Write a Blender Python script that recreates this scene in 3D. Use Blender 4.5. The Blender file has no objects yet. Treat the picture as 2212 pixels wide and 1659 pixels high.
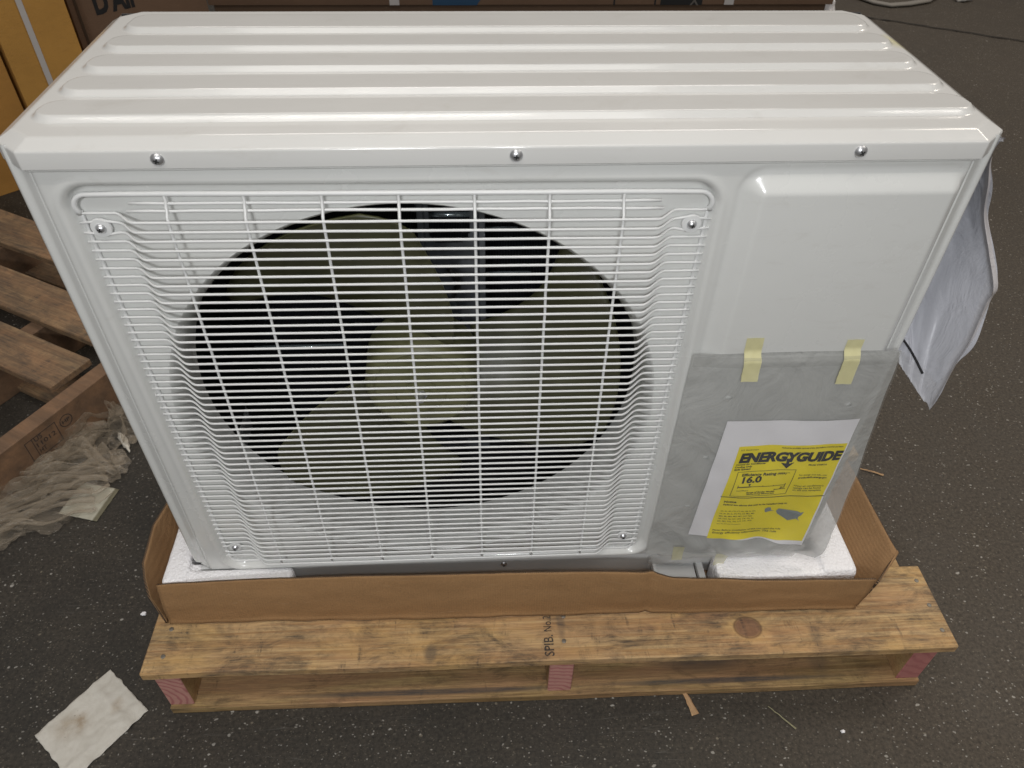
import bpy, bmesh, math, random
from mathutils import Vector, Matrix, noise
random.seed(7)
R = math.radians
sc = bpy.context.scene
COL = sc.collection

# ------------------------------------------------------------------ camera
def cam_axes(yaw, pitch, roll):
    f = Vector((-math.sin(yaw)*math.cos(pitch), math.cos(yaw)*math.cos(pitch), -math.sin(pitch)))
    r = Vector((math.cos(yaw), math.sin(yaw), 0)); u = r.cross(f)
    return r*math.cos(roll)+u*math.sin(roll), -r*math.sin(roll)+u*math.cos(roll), f
cd = bpy.data.cameras.new('camera'); cam = bpy.data.objects.new('camera', cd); COL.objects.link(cam)
r_, u_, f_ = cam_axes(-0.0689, 0.7505, 0.0205)
m = Matrix((r_, u_, -f_)).transposed().to_4x4(); m.translation = Vector((0.4285, -0.6716, 1.1898))
cam.matrix_world = m
cd.sensor_width = 36; cd.lens = 1643.12/2212*36; cd.clip_start = 0.02; cd.clip_end = 200
cd.dof.use_dof = True; cd.dof.focus_distance = 1.05; cd.dof.aperture_fstop = 13
sc.camera = cam

# ------------------------------------------------------------------ world and lamps
w = bpy.data.worlds.new('World'); sc.world = w; w.use_nodes = True
bg = w.node_tree.nodes['Background']; bg.inputs[0].default_value = (1.0, 0.93, 0.86, 1); bg.inputs[1].default_value = 0.165
def area(name, loc, target, sx, sy, power, color):
    l = bpy.data.lights.new(name, 'AREA'); l.shape = 'RECTANGLE'; l.size = sx; l.size_y = sy; l.energy = power; l.color = color
    o = bpy.data.objects.new(name, l); COL.objects.link(o); o.location = loc
    d = Vector(target)-Vector(loc); o.rotation_euler = d.to_track_quat('-Z', 'Y').to_euler()
    return o
area('phone_lamp', (0.52, -0.80, 1.30), (0.50, 0.1, 0.42), 0.06, 0.06, 2.3, (0.96, 0.985, 1.0))
area('ceiling_tube', (-0.3, -0.9, 3.6), (-0.3, -0.9, 0), 2.0, 0.06, 13, (1.0, 0.95, 0.88))
area('ceiling_tube', (3.3, -0.9, 3.6), (3.3, -0.9, 0), 2.0, 0.06, 13, (1.0, 0.95, 0.88))
area('work_lamp', (0.05, -2.1, 1.95), (0.45, 0.1, 0.45), 0.34, 0.22, 22, (0.975, 0.99, 1.0))
area('ceiling_fill', (0.3, -0.8, 4.2), (0.4, -0.4, 0.0), 2.2, 1.2, 24, (1.0, 0.96, 0.91))
area('ceiling_fill', (0.6, 5.0, 4.6), (0.5, 0.3, 0.8), 5.0, 1.4, 92, (1.0, 0.945, 0.90))
area('ceiling_fill', (4.2, 1.6, 4.4), (3.2, 2.2, 0.0), 1.6, 1.6, 75, (1.0, 0.90, 0.78))  # added fill, put in to lighten and warm the floor at right
sc.view_settings.view_transform = 'Standard'; sc.view_settings.look = 'None'
sc.view_settings.exposure = 0; sc.view_settings.gamma = 1
sc.cycles.transparent_max_bounces = 24; sc.cycles.max_bounces = 8

# ------------------------------------------------------------------ helpers
def tag(o, label=None, cat=None, group=None, kind=None):
    for k, v in (('label', label), ('category', cat), ('group', group), ('kind', kind)):
        if v: o[k] = v
    return o
def empty(name, loc, label, cat, group=None, rz=0):
    o = bpy.data.objects.new(name, None); COL.objects.link(o); o.location = loc; o.rotation_euler = (0, 0, rz)
    o.empty_display_size = 0.02
    return tag(o, label, cat, group)
def link(name, me, mat, parent=None, smooth=False, angle=None):
    o = bpy.data.objects.new(name, me); COL.objects.link(o)
    for mm in (mat if isinstance(mat, (list, tuple)) else [mat]): me.materials.append(mm)
    if smooth:
        for p in me.polygons: p.use_smooth = True
    if parent: o.parent = parent
    return o
def mk(name, bm, mat, parent=None, smooth=False, autos=None):
    bmesh.ops.recalc_face_normals(bm, faces=bm.faces[:])
    if autos is not None:
        for e in bm.edges:
            if len(e.link_faces) == 2: e.smooth = e.calc_face_angle(0) < R(autos)
        smooth = True
    me = bpy.data.meshes.new(name); bm.to_mesh(me); bm.free()
    return link(name, me, mat, parent, smooth)
def box(bm, lo, hi, bev=0.0, seg=2, mi=0, rot=None, at=None):
    b = bmesh.new(); bmesh.ops.create_cube(b, size=1)
    lo = Vector(lo); hi = Vector(hi)
    for v in b.verts: v.co = Vector([lo[i]+(v.co[i]+.5)*(hi[i]-lo[i]) for i in range(3)])
    if bev: bmesh.ops.bevel(b, geom=b.edges[:], offset=bev, segments=seg, affect='EDGES', profile=.6)
    if rot is not None: bmesh.ops.transform(b, matrix=rot, verts=b.verts[:])
    if at: bmesh.ops.translate(b, vec=Vector(at), verts=b.verts[:])
    for f in b.faces: f.material_index = mi
    me = bpy.data.meshes.new('tmp'); b.to_mesh(me); b.free(); bm.from_mesh(me); bpy.data.meshes.remove(me)
def tube(bm, pts, rad, n=8, closed=False, cap=True):
    pts = [Vector(p) for p in pts]; rings = []; k = len(pts); up = None
    for i, p in enumerate(pts):
        a = pts[i-1] if (i > 0 or closed) else p; b = pts[(i+1) % k] if (i < k-1 or closed) else p
        t = (b-a).normalized()
        if up is None:
            up = Vector((0, 0, 1)) if abs(t.z) < .9 else Vector((0, 1, 0))
        s = t.cross(up).normalized(); up = s.cross(t).normalized()
        rr = rad[i] if isinstance(rad, (list, tuple)) else rad
        rings.append([bm.verts.new(p+(s*math.cos(2*math.pi*j/n)+up*math.sin(2*math.pi*j/n))*rr) for j in range(n)])
    for i in range(k if closed else k-1):
        a, b = rings[i], rings[(i+1) % k]
        for j in range(n): bm.faces.new((a[j], a[(j+1) % n], b[(j+1) % n], b[j]))
    if cap and not closed: bm.faces.new(rings[0][::-1]); bm.faces.new(rings[-1])
def grid(bm, nu, nv, fn, keep=None, wrap=False):
    V = [[bm.verts.new(fn(i/nu, j/nv)) for j in range(nv+1)] for i in range(nu+1)]
    for i in range(nu):
        for j in range(nv):
            if keep is None or keep((i+.5)/nu, (j+.5)/nv): bm.faces.new((V[i][j], V[i+1][j], V[i+1][j+1], V[i][j+1]))
    loose = [v for v in bm.verts if not v.link_faces]
    bmesh.ops.delete(bm, geom=loose, context='VERTS')
    return V
def lathe(bm, prof, n=48, center=(0, 0, 0), axis='y'):   # prof: (radius, height)
    rings = []
    for r, h in prof:
        ring = []
        for j in range(n):
            a = 2*math.pi*j/n; c, s = math.cos(a)*r, math.sin(a)*r
            p = (c, h, s) if axis == 'y' else (c, s, h)
            ring.append(bm.verts.new(Vector(p)+Vector(center)))
        rings.append(ring)
    for a, b in zip(rings, rings[1:]):
        for j in range(n): bm.faces.new((a[j], a[(j+1) % n], b[(j+1) % n], b[j]))
    return rings
def lstep(a, b, x):         # linear ramp with small rounded ends
    t = min(1, max(0, (x-a)/(b-a))); r = .14; k = 1/(1-r)
    if t < r: return k*t*t/(2*r)
    if t > 1-r: return 1-k*(1-t)**2/(2*r)
    return k*(t-r/2)
def sstep(a, b, x):
    t = min(1, max(0, (x-a)/(b-a))); return t*t*(3-2*t)
def lerp(a, b, t): return a+(b-a)*t
def curve(pts, t):      # piecewise-linear (t, value)
    if t <= pts[0][0]: return pts[0][1]
    for (a, x), (b, y) in zip(pts, pts[1:]):
        if t <= b: return x+(y-x)*(t-a)/(b-a)
    return pts[-1][1]
def nz(x, y=0, z=0): return noise.noise(Vector((x, y, z)))

# ------------------------------------------------------------------ material helpers
class NT:
    def __init__(s, name):
        s.m = bpy.data.materials.new(name); s.m.use_nodes = True; s.t = s.m.node_tree; s.n = s.t.nodes; s.p = s.n['Principled BSDF']
        s.tc = s.n.new('ShaderNodeTexCoord')
    def L(s, a, b): s.t.links.new(a, b)
    def mapping(s, scale=(1, 1, 1), loc=(0, 0, 0), rot=(0, 0, 0), src='Object'):
        n = s.n.new('ShaderNodeMapping'); n.inputs['Scale'].default_value = scale; n.inputs['Location'].default_value = loc
        n.inputs['Rotation'].default_value = rot; s.L(s.tc.outputs[src], n.inputs[0]); return n.outputs[0]
    def noise(s, vec, scale=5, detail=4, rough=.55, dist=0):
        n = s.n.new('ShaderNodeTexNoise'); n.inputs['Scale'].default_value = scale; n.inputs['Detail'].default_value = detail
        n.inputs['Roughness'].default_value = rough; n.inputs['Distortion'].default_value = dist; s.L(vec, n.inputs['Vector']); return n.outputs[0]
    def vor(s, vec, scale, feature='F1', rnd=1.0):
        n = s.n.new('ShaderNodeTexVoronoi'); n.feature = feature; n.inputs['Scale'].default_value = scale
        n.inputs['Randomness'].default_value = rnd; s.L(vec, n.inputs['Vector']); return n
    def ramp(s, fac, stops):
        n = s.n.new('ShaderNodeValToRGB'); s.L(fac, n.inputs[0]); e = n.color_ramp.elements
        while len(e) < len(stops): e.new(.5)
        for x, (p, c) in zip(e, stops):
            x.position = p; x.color = (c, c, c, 1) if isinstance(c, (int, float)) else (*c, 1)
        return n.outputs[0]
    def math(s, op, a, b=None, c=None, clamp=False):
        n = s.n.new('ShaderNodeMath'); n.operation = op; n.use_clamp = clamp
        for i, x in enumerate((a, b, c)):
            if x is None: continue
            if isinstance(x, (int, float)): n.inputs[i].default_value = x
            else: s.L(x, n.inputs[i])
        return n.outputs[0]
    def mix(s, fac, a, b, mode='MIX'):
        n = s.n.new('ShaderNodeMix'); n.data_type = 'RGBA'; n.blend_type = mode
        for i, x in ((0, fac), (6, a), (7, b)):
            if isinstance(x, (int, float)): n.inputs[i].default_value = x if i == 0 else (x, x, x, 1)
            elif isinstance(x, tuple): n.inputs[i].default_value = (*x, 1)
            else: s.L(x, n.inputs[i])
        return n.outputs[2]
    def sep(s, vec):
        n = s.n.new('ShaderNodeSeparateXYZ'); s.L(vec, n.inputs[0]); return n.outputs
    def blob(s, vec, c, rx, ry, rz=None, soft=.4):     # 1 inside an ellipsoid
        n = s.n.new('ShaderNodeMapping'); n.vector_type = 'TEXTURE'; n.inputs['Location'].default_value = c
        n.inputs['Scale'].default_value = (rx, ry, rz or 1000); s.L(vec, n.inputs[0])
        l = s.n.new('ShaderNodeVectorMath'); l.operation = 'LENGTH'; s.L(n.outputs[0], l.inputs[0])
        return s.ramp(l.outputs['Value'], [(max(0, 1-soft), 1.0), (1.0, 0.0)])
    def bump(s, h, strength=.3, dist=.001, prev=None):
        n = s.n.new('ShaderNodeBump'); n.inputs['Strength'].default_value = strength; n.inputs['Distance'].default_value = dist
        s.L(h, n.inputs['Height'])
        if prev is not None: s.L(prev, n.inputs['Normal'])
        return n.outputs[0]
    def out(s, col=None, rough=None, normal=None, metal=None, coat=None):
        for k, x in (('Base Color', col), ('Roughness', rough), ('Normal', normal), ('Metallic', metal), ('Coat Weight', coat)):
            if x is None: continue
            if isinstance(x, (int, float)): s.p.inputs[k].default_value = x
            elif isinstance(x, tuple): s.p.inputs[k].default_value = (*x, 1)
            else: s.L(x, s.p.inputs[k])
        return s.m
def plain(name, col, rough=.5, metal=0.0, var=.06, scale=12):
    n = NT(name); v = n.noise(n.mapping(), scale, 5)
    c = n.mix(1.0, col, n.ramp(v, [(.25, 1-var), (.75, 1+var)]), 'MULTIPLY')
    return n.out(c, rough, None, metal)

# painted cream-white sheet steel
def paint(name, col, rough=.24, smear=False, smudge=True):
    n = NT(name); o = n.mapping()
    v = n.noise(o, 3.5, 4); c = n.mix(1.0, col, n.ramp(v, [(.3, .965), (.7, 1.02)]), 'MULTIPLY')
    if smudge:
        d = n.noise(n.mapping((3, 3, 9)), 6, 8, .7, .6)
        c = n.mix(n.ramp(d, [(.57, 0.0), (.74, .15)]), c, (.36, .32, .26))
    if smear:
        b = n.blob(o, (.945, .245, .87), .022, .03, .05, soft=.9)
        c = n.mix(n.math('MULTIPLY', b, .62), c, (.62, .54, .12))
    orange = n.noise(n.mapping(), 260, 2)
    big = n.noise(n.mapping((1, 2, 2)), 7, 2)
    b1 = n.bump(big, .16, .004); b2 = n.bump(orange, .05, .0006, b1)
    rr = n.ramp(n.noise(n.mapping(), 9, 6, .6), [(.3, rough-.05), (.75, rough+.10)])
    m = n.out(c, rr, b2, None, .25); n.p.inputs['Coat Roughness'].default_value = .05
    return m
M_paint = paint('cream_white_paint', (.675, .680, .662))
M_lid = paint('cream_white_lid_paint', (.655, .652, .635), .14, smear=True)
M_wire = plain('white_powder_coat', (.74, .745, .74), .33, var=.03)
M_base = paint('grey_white_base_paint', (.62, .625, .62), .5)
M_inner = plain('interior_darkness_black', (.015, .015, .016), .55)  # near-black colour carries the darkness inside the body
M_galv = plain('galvanised_steel', (.20, .215, .235), .22, .6, .4, 30)
M_nail = plain('weathered_nail', (.22, .20, .17), .5, .5, .2, 60)
M_chrome = plain('bright_screw_steel', (.62, .63, .65), .34, .85, .1, 80)
M_alu = plain('bluish_glint_aluminium', (.82, .95, 1.0), .16, .8, .1, 80)  # pale blue tint puts the glint into the colour
M_slot = plain('dark_screw_recess', (.02, .02, .02), .5)
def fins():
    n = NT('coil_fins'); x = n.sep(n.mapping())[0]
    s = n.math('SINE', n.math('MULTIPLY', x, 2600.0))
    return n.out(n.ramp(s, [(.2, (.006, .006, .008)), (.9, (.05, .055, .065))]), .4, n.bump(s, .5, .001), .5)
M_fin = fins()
def fanmat(nm='olive_translucent_plastic_shaded', g=1.0):
    n = NT(nm); o = n.mapping()
    v = n.noise(o, 28, 6, .6); v2 = n.noise(n.mapping((4, 1, 40)), 10, 4)
    c = n.mix(v, (.050*g, .050*g, .021*g), (.105*g, .105*g, .045*g)); c = n.mix(n.math('MULTIPLY', v2, .3), c, (.11*g, .105*g, .07*g))
    m = n.out(c, n.ramp(v, [(.3, .30), (.8, .55)]), n.bump(v, .25, .002)); n.p.inputs['Subsurface Weight'].default_value = 0
    return m
M_fan = fanmat(g=.80); M_hub = fanmat('olive_translucent_plastic_lit', 1.9)  # one plastic: darker shaded copy for blades, brighter lit copy for hub

def wood(name, base=(.50, .335, .165), pale=(.62, .47, .25), dark=(.16, .10, .055), stain=.5, stain_col=(.055, .05, .045), knots=(), axis='x', seed=0, grain=1.0, dirt=0.0, stamps=(), hgain=1.0, lo=.40, mul=1.0, orange=.0):
    n = NT(name); rot = (0, 0, R(90)) if axis == 'y' else (0, 0, 0)
    L_ = (seed*3.1, seed*1.7, seed*.9)
    def mp(s): return n.mapping(s, L_, rot)
    warp = n.noise(mp((1.6, 9, 9)), 3, 3, .5, .3)
    ring = n.noise(mp((1.8, 58, 58)), 2.2, 6, .68, .8)
    fine = n.noise(mp((14, 300, 300)), 2, 4, .75)
    c = n.mix(n.ramp(ring, [(.40, 0.0), (.60, 1.0)]), base, pale)
    c = n.mix(n.ramp(warp, [(.35, 0.0), (.75, .6*grain)]), c, (.46, .25, .13))
    c = n.mix(n.ramp(fine, [(.42, .32*grain), (.60, 0.0)]), c, dark)
    if orange:
        og = n.noise(n.mapping((4, 8, 8), (seed, 7, 0), rot), 2.0, 4, .6, .5); c = n.mix(n.math('MULTIPLY', n.ramp(og, [(.48, 0.0), (.66, 1.0)]), orange), c, (.66, .42, .14))
    for (kx, ky, kr) in knots:
        o = n.mapping()
        kn = n.noise(o, 90, 4); 
        halo = n.blob(o, (kx, ky, 0), kr*1.9, kr*1.5, 10, .5); c = n.mix(n.math('MULTIPLY', halo, .45), c, (.62, .40, .16))
        core = n.blob(o, (kx, ky, 0), kr, kr*.82, 10, .16); c = n.mix(n.math('MULTIPLY', core, .92), c, n.mix(kn, (.10, .040, .022), (.34, .19, .11)))
        rim = n.math('SUBTRACT', n.blob(o, (kx, ky, 0), kr*1.12, kr*.95, 10, .12), n.blob(o, (kx, ky, 0), kr*.95, kr*.8, 10, .12), clamp=True)
        c = n.mix(n.math('MULTIPLY', rim, .7), c, (.13, .06, .03))
    if stain:
        a = n.noise(n.mapping((5, 9, 9), (seed+2, 0, 0), rot), 3.2, 7, .72, .5)
        b = n.noise(n.mapping((38, 7, 7), (seed, 3, 0), rot), 1.6, 6, .7, .4)
        f = n.noise(n.mapping((10, 120, 120), (0, seed, 0), rot), 2, 4, .7)
        s1 = n.math('MULTIPLY', n.ramp(a, [(lo, 0.0), (lo+.20, 1.0)]), n.ramp(f, [(.36, .35), (.60, 1.0)]))
        s2 = n.math('MULTIPLY', n.ramp(b, [(lo+.10, 0.0), (lo+.24, 1.0)]), n.ramp(f, [(.40, .15), (.58, 1.0)]))
        s = n.math('MULTIPLY', n.math('MAXIMUM', s1, s2), stain, clamp=True)
        c = n.mix(s, c, stain_col)
    if dirt:
        d = n.noise(n.mapping((4, 4, 4), (seed, 0, 1)), 2.5, 8, .7)
        c = n.mix(n.math('MULTIPLY', n.ramp(d, [(.3, 1.0), (.75, .1)]), dirt), c, (.045, .035, .025))
    for (sx, sy, rx, ry, st) in stamps:
        c = n.mix(n.math('MULTIPLY', n.blob(n.mapping(), (sx, sy, 0), rx, ry, 10, .5), n.math('MULTIPLY', n.ramp(fine, [(.35, .4), (.6, 1.0)]), st)), c, (.05, .05, .052))
    if mul != 1.0: c = n.mix(1.0, c, mul, 'MULTIPLY')
    bm_ = n.bump(fine, .35*hgain, .0006); bm2 = n.bump(ring, .35, .0012, bm_)
    return n.out(c, .78, bm2)
def endgrain(name, pink=(.46, .17, .16), pale=(.62, .33, .27), c0=(0, 0, 0), sc_=260):
    n = NT(name); v = n.n.new('ShaderNodeMapping'); v.vector_type = 'TEXTURE'; v.inputs['Location'].default_value = c0
    v.inputs['Scale'].default_value = (1, 1000, 1); n.L(n.tc.outputs['Object'], v.inputs[0])
    l = n.n.new('ShaderNodeVectorMath'); l.operation = 'LENGTH'; n.L(v.outputs[0], l.inputs[0])
    w_ = n.math('ADD', n.math('MULTIPLY', l.outputs['Value'], sc_*4.0*.62), n.math('MULTIPLY', n.noise(n.mapping(), 30, 3), 9.0))
    s = n.math('SINE', w_)
    c = n.mix(n.ramp(s, [(-.0, .9), (.95, 0.0)]), pink, pale); c = n.mix(n.math('MULTIPLY', n.noise(n.mapping(), 60, 6), .5), c, (.24, .10, .09))
    return n.out(c, .85, n.bump(n.noise(n.mapping(), 500, 2), .4, .001))
def cardboard(name, col=(.305, .172, .074), edge=False, var=.10, seed=0, cool=False):
    n = NT(name); a = n.noise(n.mapping((1, 1, 1), (seed, 0, 0)), 3.5, 5); f = n.noise(n.mapping((1, 1, 1)), 420, 3, .7)
    c = n.mix(1.0, col, n.ramp(a, [(.3, 1-var), (.7, 1+var)]), 'MULTIPLY')
    c = n.mix(1.0, c, n.ramp(f, [(.3, .88), (.7, 1.10)]), 'MULTIPLY')
    flute = n.math('SINE', n.math('MULTIPLY', n.sep(n.mapping())[0], 1700.0))
    scuff = n.noise(n.mapping((3, 3, 14)), 9, 8, .75, .7)
    c = n.mix(n.ramp(scuff, [(.60, 0.0), (.76, .40)]), c, (.56, .39, .24))
    b = n.bump(flute, .16, .0007); b = n.bump(a, .3, .006, b); b = n.bump(n.ramp(n.noise(n.mapping((2.5, 2.5, 9)), 7, 6, .7, 1.2), [(.48, 0.0), (.5, 1.0), (.52, 0.0)]), .35, .0012, b)
    return n.out(c, .82, b)
def fluted():
    n = NT('corrugated_edge'); x = n.sep(n.mapping()); s = n.math('SINE', n.math('MULTIPLY', n.math('ADD', x[0], x[1]), 2100.0))
    return n.out(n.ramp(s, [(.25, (.045, .028, .016)), (.8, (.28, .17, .09))]), .9)
M_card = cardboard('tray_cardboard'); M_flute = fluted()
M_card_in = cardboard('tray_cardboard_inside', (.315, .182, .083), seed=3)
def foam():
    n = NT('expanded_polystyrene'); v = n.vor(n.mapping(), 260); v2 = n.vor(n.mapping((1, 1, 1), (3, 1, 0)), 120)
    h = n.math('ADD', v.outputs['Distance'], n.math('MULTIPLY', v2.outputs['Distance'], .6))
    c = n.mix(n.ramp(v.outputs['Distance'], [(.2, 0.0), (.9, .25)]), (.93, .92, .94), (.80, .78, .81))
    m = n.out(c, .55, n.bump(h, .55, .0022)); n.p.inputs['Subsurface Weight'].default_value = .08; n.p.inputs['Subsurface Radius'].default_value = (.01, .01, .01)
    return m
M_foam = foam()

def floor_mat():
    n = NT('dark_exposed_aggregate_floor'); o = n.mapping()
    big = n.noise(o, 1.3, 5, .6); mid = n.noise(o, 9, 7, .65); fin = n.noise(o, 170, 4, .7)
    base = n.mix(n.ramp(big, [(.35, 0.0), (.68, 1.0)]), (.017, .0155, .0125), (.036, .030, .023))
    base = n.mix(n.ramp(mid, [(.38, .0), (.72, .55)]), base, (.058, .048, .036))
    # far right of the floor is lighter and browner
    base = n.mix(n.ramp(n.math('ADD', n.sep(o)[0], n.math('MULTIPLY', n.sep(o)[1], .3)), [(.55, 0.0), (1.0, .55)]), base, (.078, .062, .045))
    base = n.mix(1.0, base, n.ramp(fin, [(.28, .38), (.72, 1.7)]), 'MULTIPLY')
    wp = n.n.new('ShaderNodeVectorMath'); wp.operation = 'ADD'; n.L(o, wp.inputs[0])
    nn = n.n.new('ShaderNodeTexNoise'); nn.inputs['Scale'].default_value = 60; nn.inputs['Detail'].default_value = 3
    sc2 = n.n.new('ShaderNodeVectorMath'); sc2.operation = 'SCALE'; sc2.inputs['Scale'].default_value = .010; n.L(o, nn.inputs['Vector']); n.L(nn.outputs['Color'], sc2.inputs[0]); n.L(sc2.outputs[0], wp.inputs[1])
    c = base; hs = None
    for scale, thr, rr, tone, amt in ((130, .66, .24, .58, .7), (70, .80, .18, .66, .8), (250, .58, .34, .56, .6), (38, .945, .10, .62, .7)):
        mp = n.n.new('ShaderNodeMapping'); mp.inputs['Scale'].default_value = (1, 1.35, 1); mp.inputs['Rotation'].default_value = (0, 0, scale); n.L(wp.outputs[0], mp.inputs[0])
        v = n.vor(mp.outputs[0], scale); cs = n.n.new('ShaderNodeSeparateColor'); n.L(v.outputs['Color'], cs.inputs[0])
        pick = n.math('GREATER_THAN', cs.outputs[0], thr)
        size = n.math('MULTIPLY', n.math('ADD', cs.outputs[1], .35), rr)
        dd = n.math('DIVIDE', v.outputs['Distance'], size)
        inside = n.math('MULTIPLY', n.ramp(dd, [(.65, 1.0), (1.0, 0.0)]), pick)
        col = n.mix(cs.outputs[2], (.36*tone, .305*tone, .225*tone), (.13*tone, .125*tone, .10*tone))
        col = n.mix(n.math('GREATER_THAN', cs.outputs[1], .90), col, (.42, .40, .36))
        c = n.mix(n.math('MULTIPLY', inside, n.math('MULTIPLY', n.ramp(mid, [(.3, .5), (.6, 1.0)]), amt)), c, col)
        hs = inside if hs is None else n.math('MAXIMUM', hs, inside)
    # scratches
    sx = n.noise(n.mapping((1, 30, 1), (0, 0, 0), (0, 0, R(38))), 2.3, 2, .4, .1)
    scr = n.math('MULTIPLY', n.ramp(sx, [(.498, 0.0), (.5, 1.0), (.502, 0.0)]), n.ramp(n.noise(o, 2.1, 2), [(.52, 0.0), (.6, .28)]))
    c = n.mix(scr, c, (.20, .19, .17))
    b = n.bump(fin, .35, .0014); b = n.bump(mid, .25, .003, b); b = n.bump(hs, .12, .0008, b)
    return n.out(c, n.ramp(mid, [(.3, .62), (.8, .85)]), b)

# ================================================================== SETTING
bm = bmesh.new(); grid(bm, 40, 40, lambda a, b: (lerp(-12, 14, a), lerp(-5, 20, b), 0))
fl = mk('floor', bm, floor_mat()); tag(fl, kind='structure')

# ================================================================== AIR CONDITIONER
W, D, ZB, ZT = .95, .368, .190, .870
ac = empty('air_conditioner', (0, 0, 0), 'white outdoor air conditioner with round fan behind a wire grille, in a cardboard tray', 'air conditioner')
CX, CZ, RAD = .359, .508, .2955
# front panel: profile in (x, y), relief on the flat part
prof = [(-.001, D), (-.001, .10), (-.001, .016), (.0005, .0105), (.003, .0075), (.0055, .0062), (.008, .0072), (.0105, .0080), (.014, .0060), (.018, .0035), (.0215, .0018), (.0225, .0030), (.0238, .0012), (.027, .0)]
xs = [p for p in prof] + [(.030+.890*i/360, 0) for i in range(361)] + [(W-x, y) for x, y in prof[::-1]]
def rrect(x, z, x0, x1, z0, z1, r):     # signed distance, negative inside
    qx = max(x0+r-x, x-(x1-r)); qz = max(z0+r-z, z-(z1-r))
    return math.hypot(max(qx, 0), max(qz, 0))+min(max(qx, qz), 0)-r
def relief(x, z):
    kz = (z-.2)/.63
    d = rrect(x, z, lerp(.050, .038, kz), lerp(.6875, .681, kz), .197, .834-.004*(x-.05)/.63, .030)
    y = .0095*sstep(0.0, -.008, d)
    y -= .0016*math.exp(-((d-.003)/.004)**2)
    d2 = rrect(x, z, .703, .930, .12, .836, .020)
    y -= .0115*lstep(.0, -.018, d2)
    y += .0014*math.exp(-((d2-.004)/.003)**2)
    return y
NZ = 250
zs = [ZB+(ZT-ZB)*j/NZ for j in range(NZ+1)]
bm = bmesh.new(); V = []
for (x, y) in xs:
    col = []
    for z in zs:
        e = min(x, W-x); zz = z
        if e < .035:
            t = max(0, .035-e); lift = .030-math.sqrt(max(0, .030**2-(t*.030/.036)**2))
            zz = z+lift*(1-(z-ZB)/(ZT-ZB))**6
        yy = y
        if .030 <= x <= .92: yy = relief(x, z)
        if z < ZB+.006 and yy < .02: yy += .004*(1-(z-ZB)/.006)**2
        col.append(bm.verts.new((x, yy, zz)))
    V.append(col)
for i in range(len(xs)-1):
    for j in range(NZ):
        c = (V[i][j].co+V[i+1][j+1].co)/2
        if math.hypot(c.x-CX, c.z-CZ) > RAD: bm.faces.new((V[i][j], V[i+1][j], V[i+1][j+1], V[i][j+1]))
bmesh.ops.delete(bm, geom=[v for v in bm.verts if not v.link_faces], context='VERTS')
for v in bm.verts:
    if v.is_boundary:
        d = math.hypot(v.co.x-CX, v.co.z-CZ)
        if abs(d-RAD) < .01 and v.co.y < .1:
            k = RAD/d; v.co.x = CX+(v.co.x-CX)*k; v.co.z = CZ+(v.co.z-CZ)*k; v.co.y = .0095
mk('front_panel', bm, M_paint, ac, autos=50)
# inner casing (dark), closes the body
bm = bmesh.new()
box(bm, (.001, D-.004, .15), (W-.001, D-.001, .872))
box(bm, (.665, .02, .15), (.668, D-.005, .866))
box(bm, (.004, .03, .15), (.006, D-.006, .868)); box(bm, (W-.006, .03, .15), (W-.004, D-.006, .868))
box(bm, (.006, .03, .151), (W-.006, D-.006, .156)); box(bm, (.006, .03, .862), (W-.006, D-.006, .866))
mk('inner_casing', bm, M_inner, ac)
# fan shroud
bm = bmesh.new()
lathe(bm, [(RAD+.001, .0085), (RAD-.0005, .0098), (.2925, .014), (.2885, .021), (.2855, .032), (.284, .048), (.2835, .062), (.2835, .078), (.288, .080), (.340, .081)], 128, (CX, 0, CZ))
mk('fan_shroud', bm, M_paint, ac, autos=50)
# coil behind, plus added bright tubes that supply the bluish glints
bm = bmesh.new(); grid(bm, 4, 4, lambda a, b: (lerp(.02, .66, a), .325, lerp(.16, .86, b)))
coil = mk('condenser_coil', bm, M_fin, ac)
for (z, x0, x1) in ((.628, .365, .435), (.603, .452, .498), (.525, .452, .520), (.423, .452, .490), (.700, .05, .40), (.655, .36, .44), (.50, .10, .30), (.39, .08, .22)):
    bm = bmesh.new(); tube(bm, [(x0, .285, z), (x1, .285, z)], .0040, 12); mk('coil_glint_tube', bm, M_alu, ac if False else coil, smooth=True)
# motor bracket: vertical pressed plate with rounded window
bm = bmesh.new()
def bracket_keep(a, b):
    x = lerp(-.045, .045, a); z = lerp(.30, .80, b)
    return rrect(x, z, -.030, .024, .622, .712, .014) > 0 and rrect(x, z, -.030, .024, .735, .775, .012) > 0
grid(bm, 36, 160, lambda a, b: (CX+.045+lerp(-.045, .045, a), .215+(.010 if .1 < a < .9 else 0)-.004*math.cos(b*30), lerp(.30, .80, b)), bracket_keep)
br = mk('motor_bracket', bm, M_galv, ac, autos=60)
bm = bmesh.new(); lathe(bm, [(.001, .150), (.052, .150), (.055, .154), (.055, .212), (.05, .216), (.001, .216)], 40, (CX, 0, CZ)); mk('motor', bm, M_galv, br, autos=40)
bm = bmesh.new(); tube(bm, [(.40+.012*math.sin(i), .20-.01*math.cos(i*1.3), .60-.02*i) for i in range(6)], .004, 8); mk('cable', bm, M_slot, br, smooth=True)
bm = bmesh.new(); box(bm, (.255, .262, .157), (.455, .285, .170), .001); box(bm, (.27, .258, .170), (.30, .262, .185), .0005); box(bm, (.415, .255, .166), (.455, .262, .188), .0005)
mk('bracket_rail', bm, M_galv, br)
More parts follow.
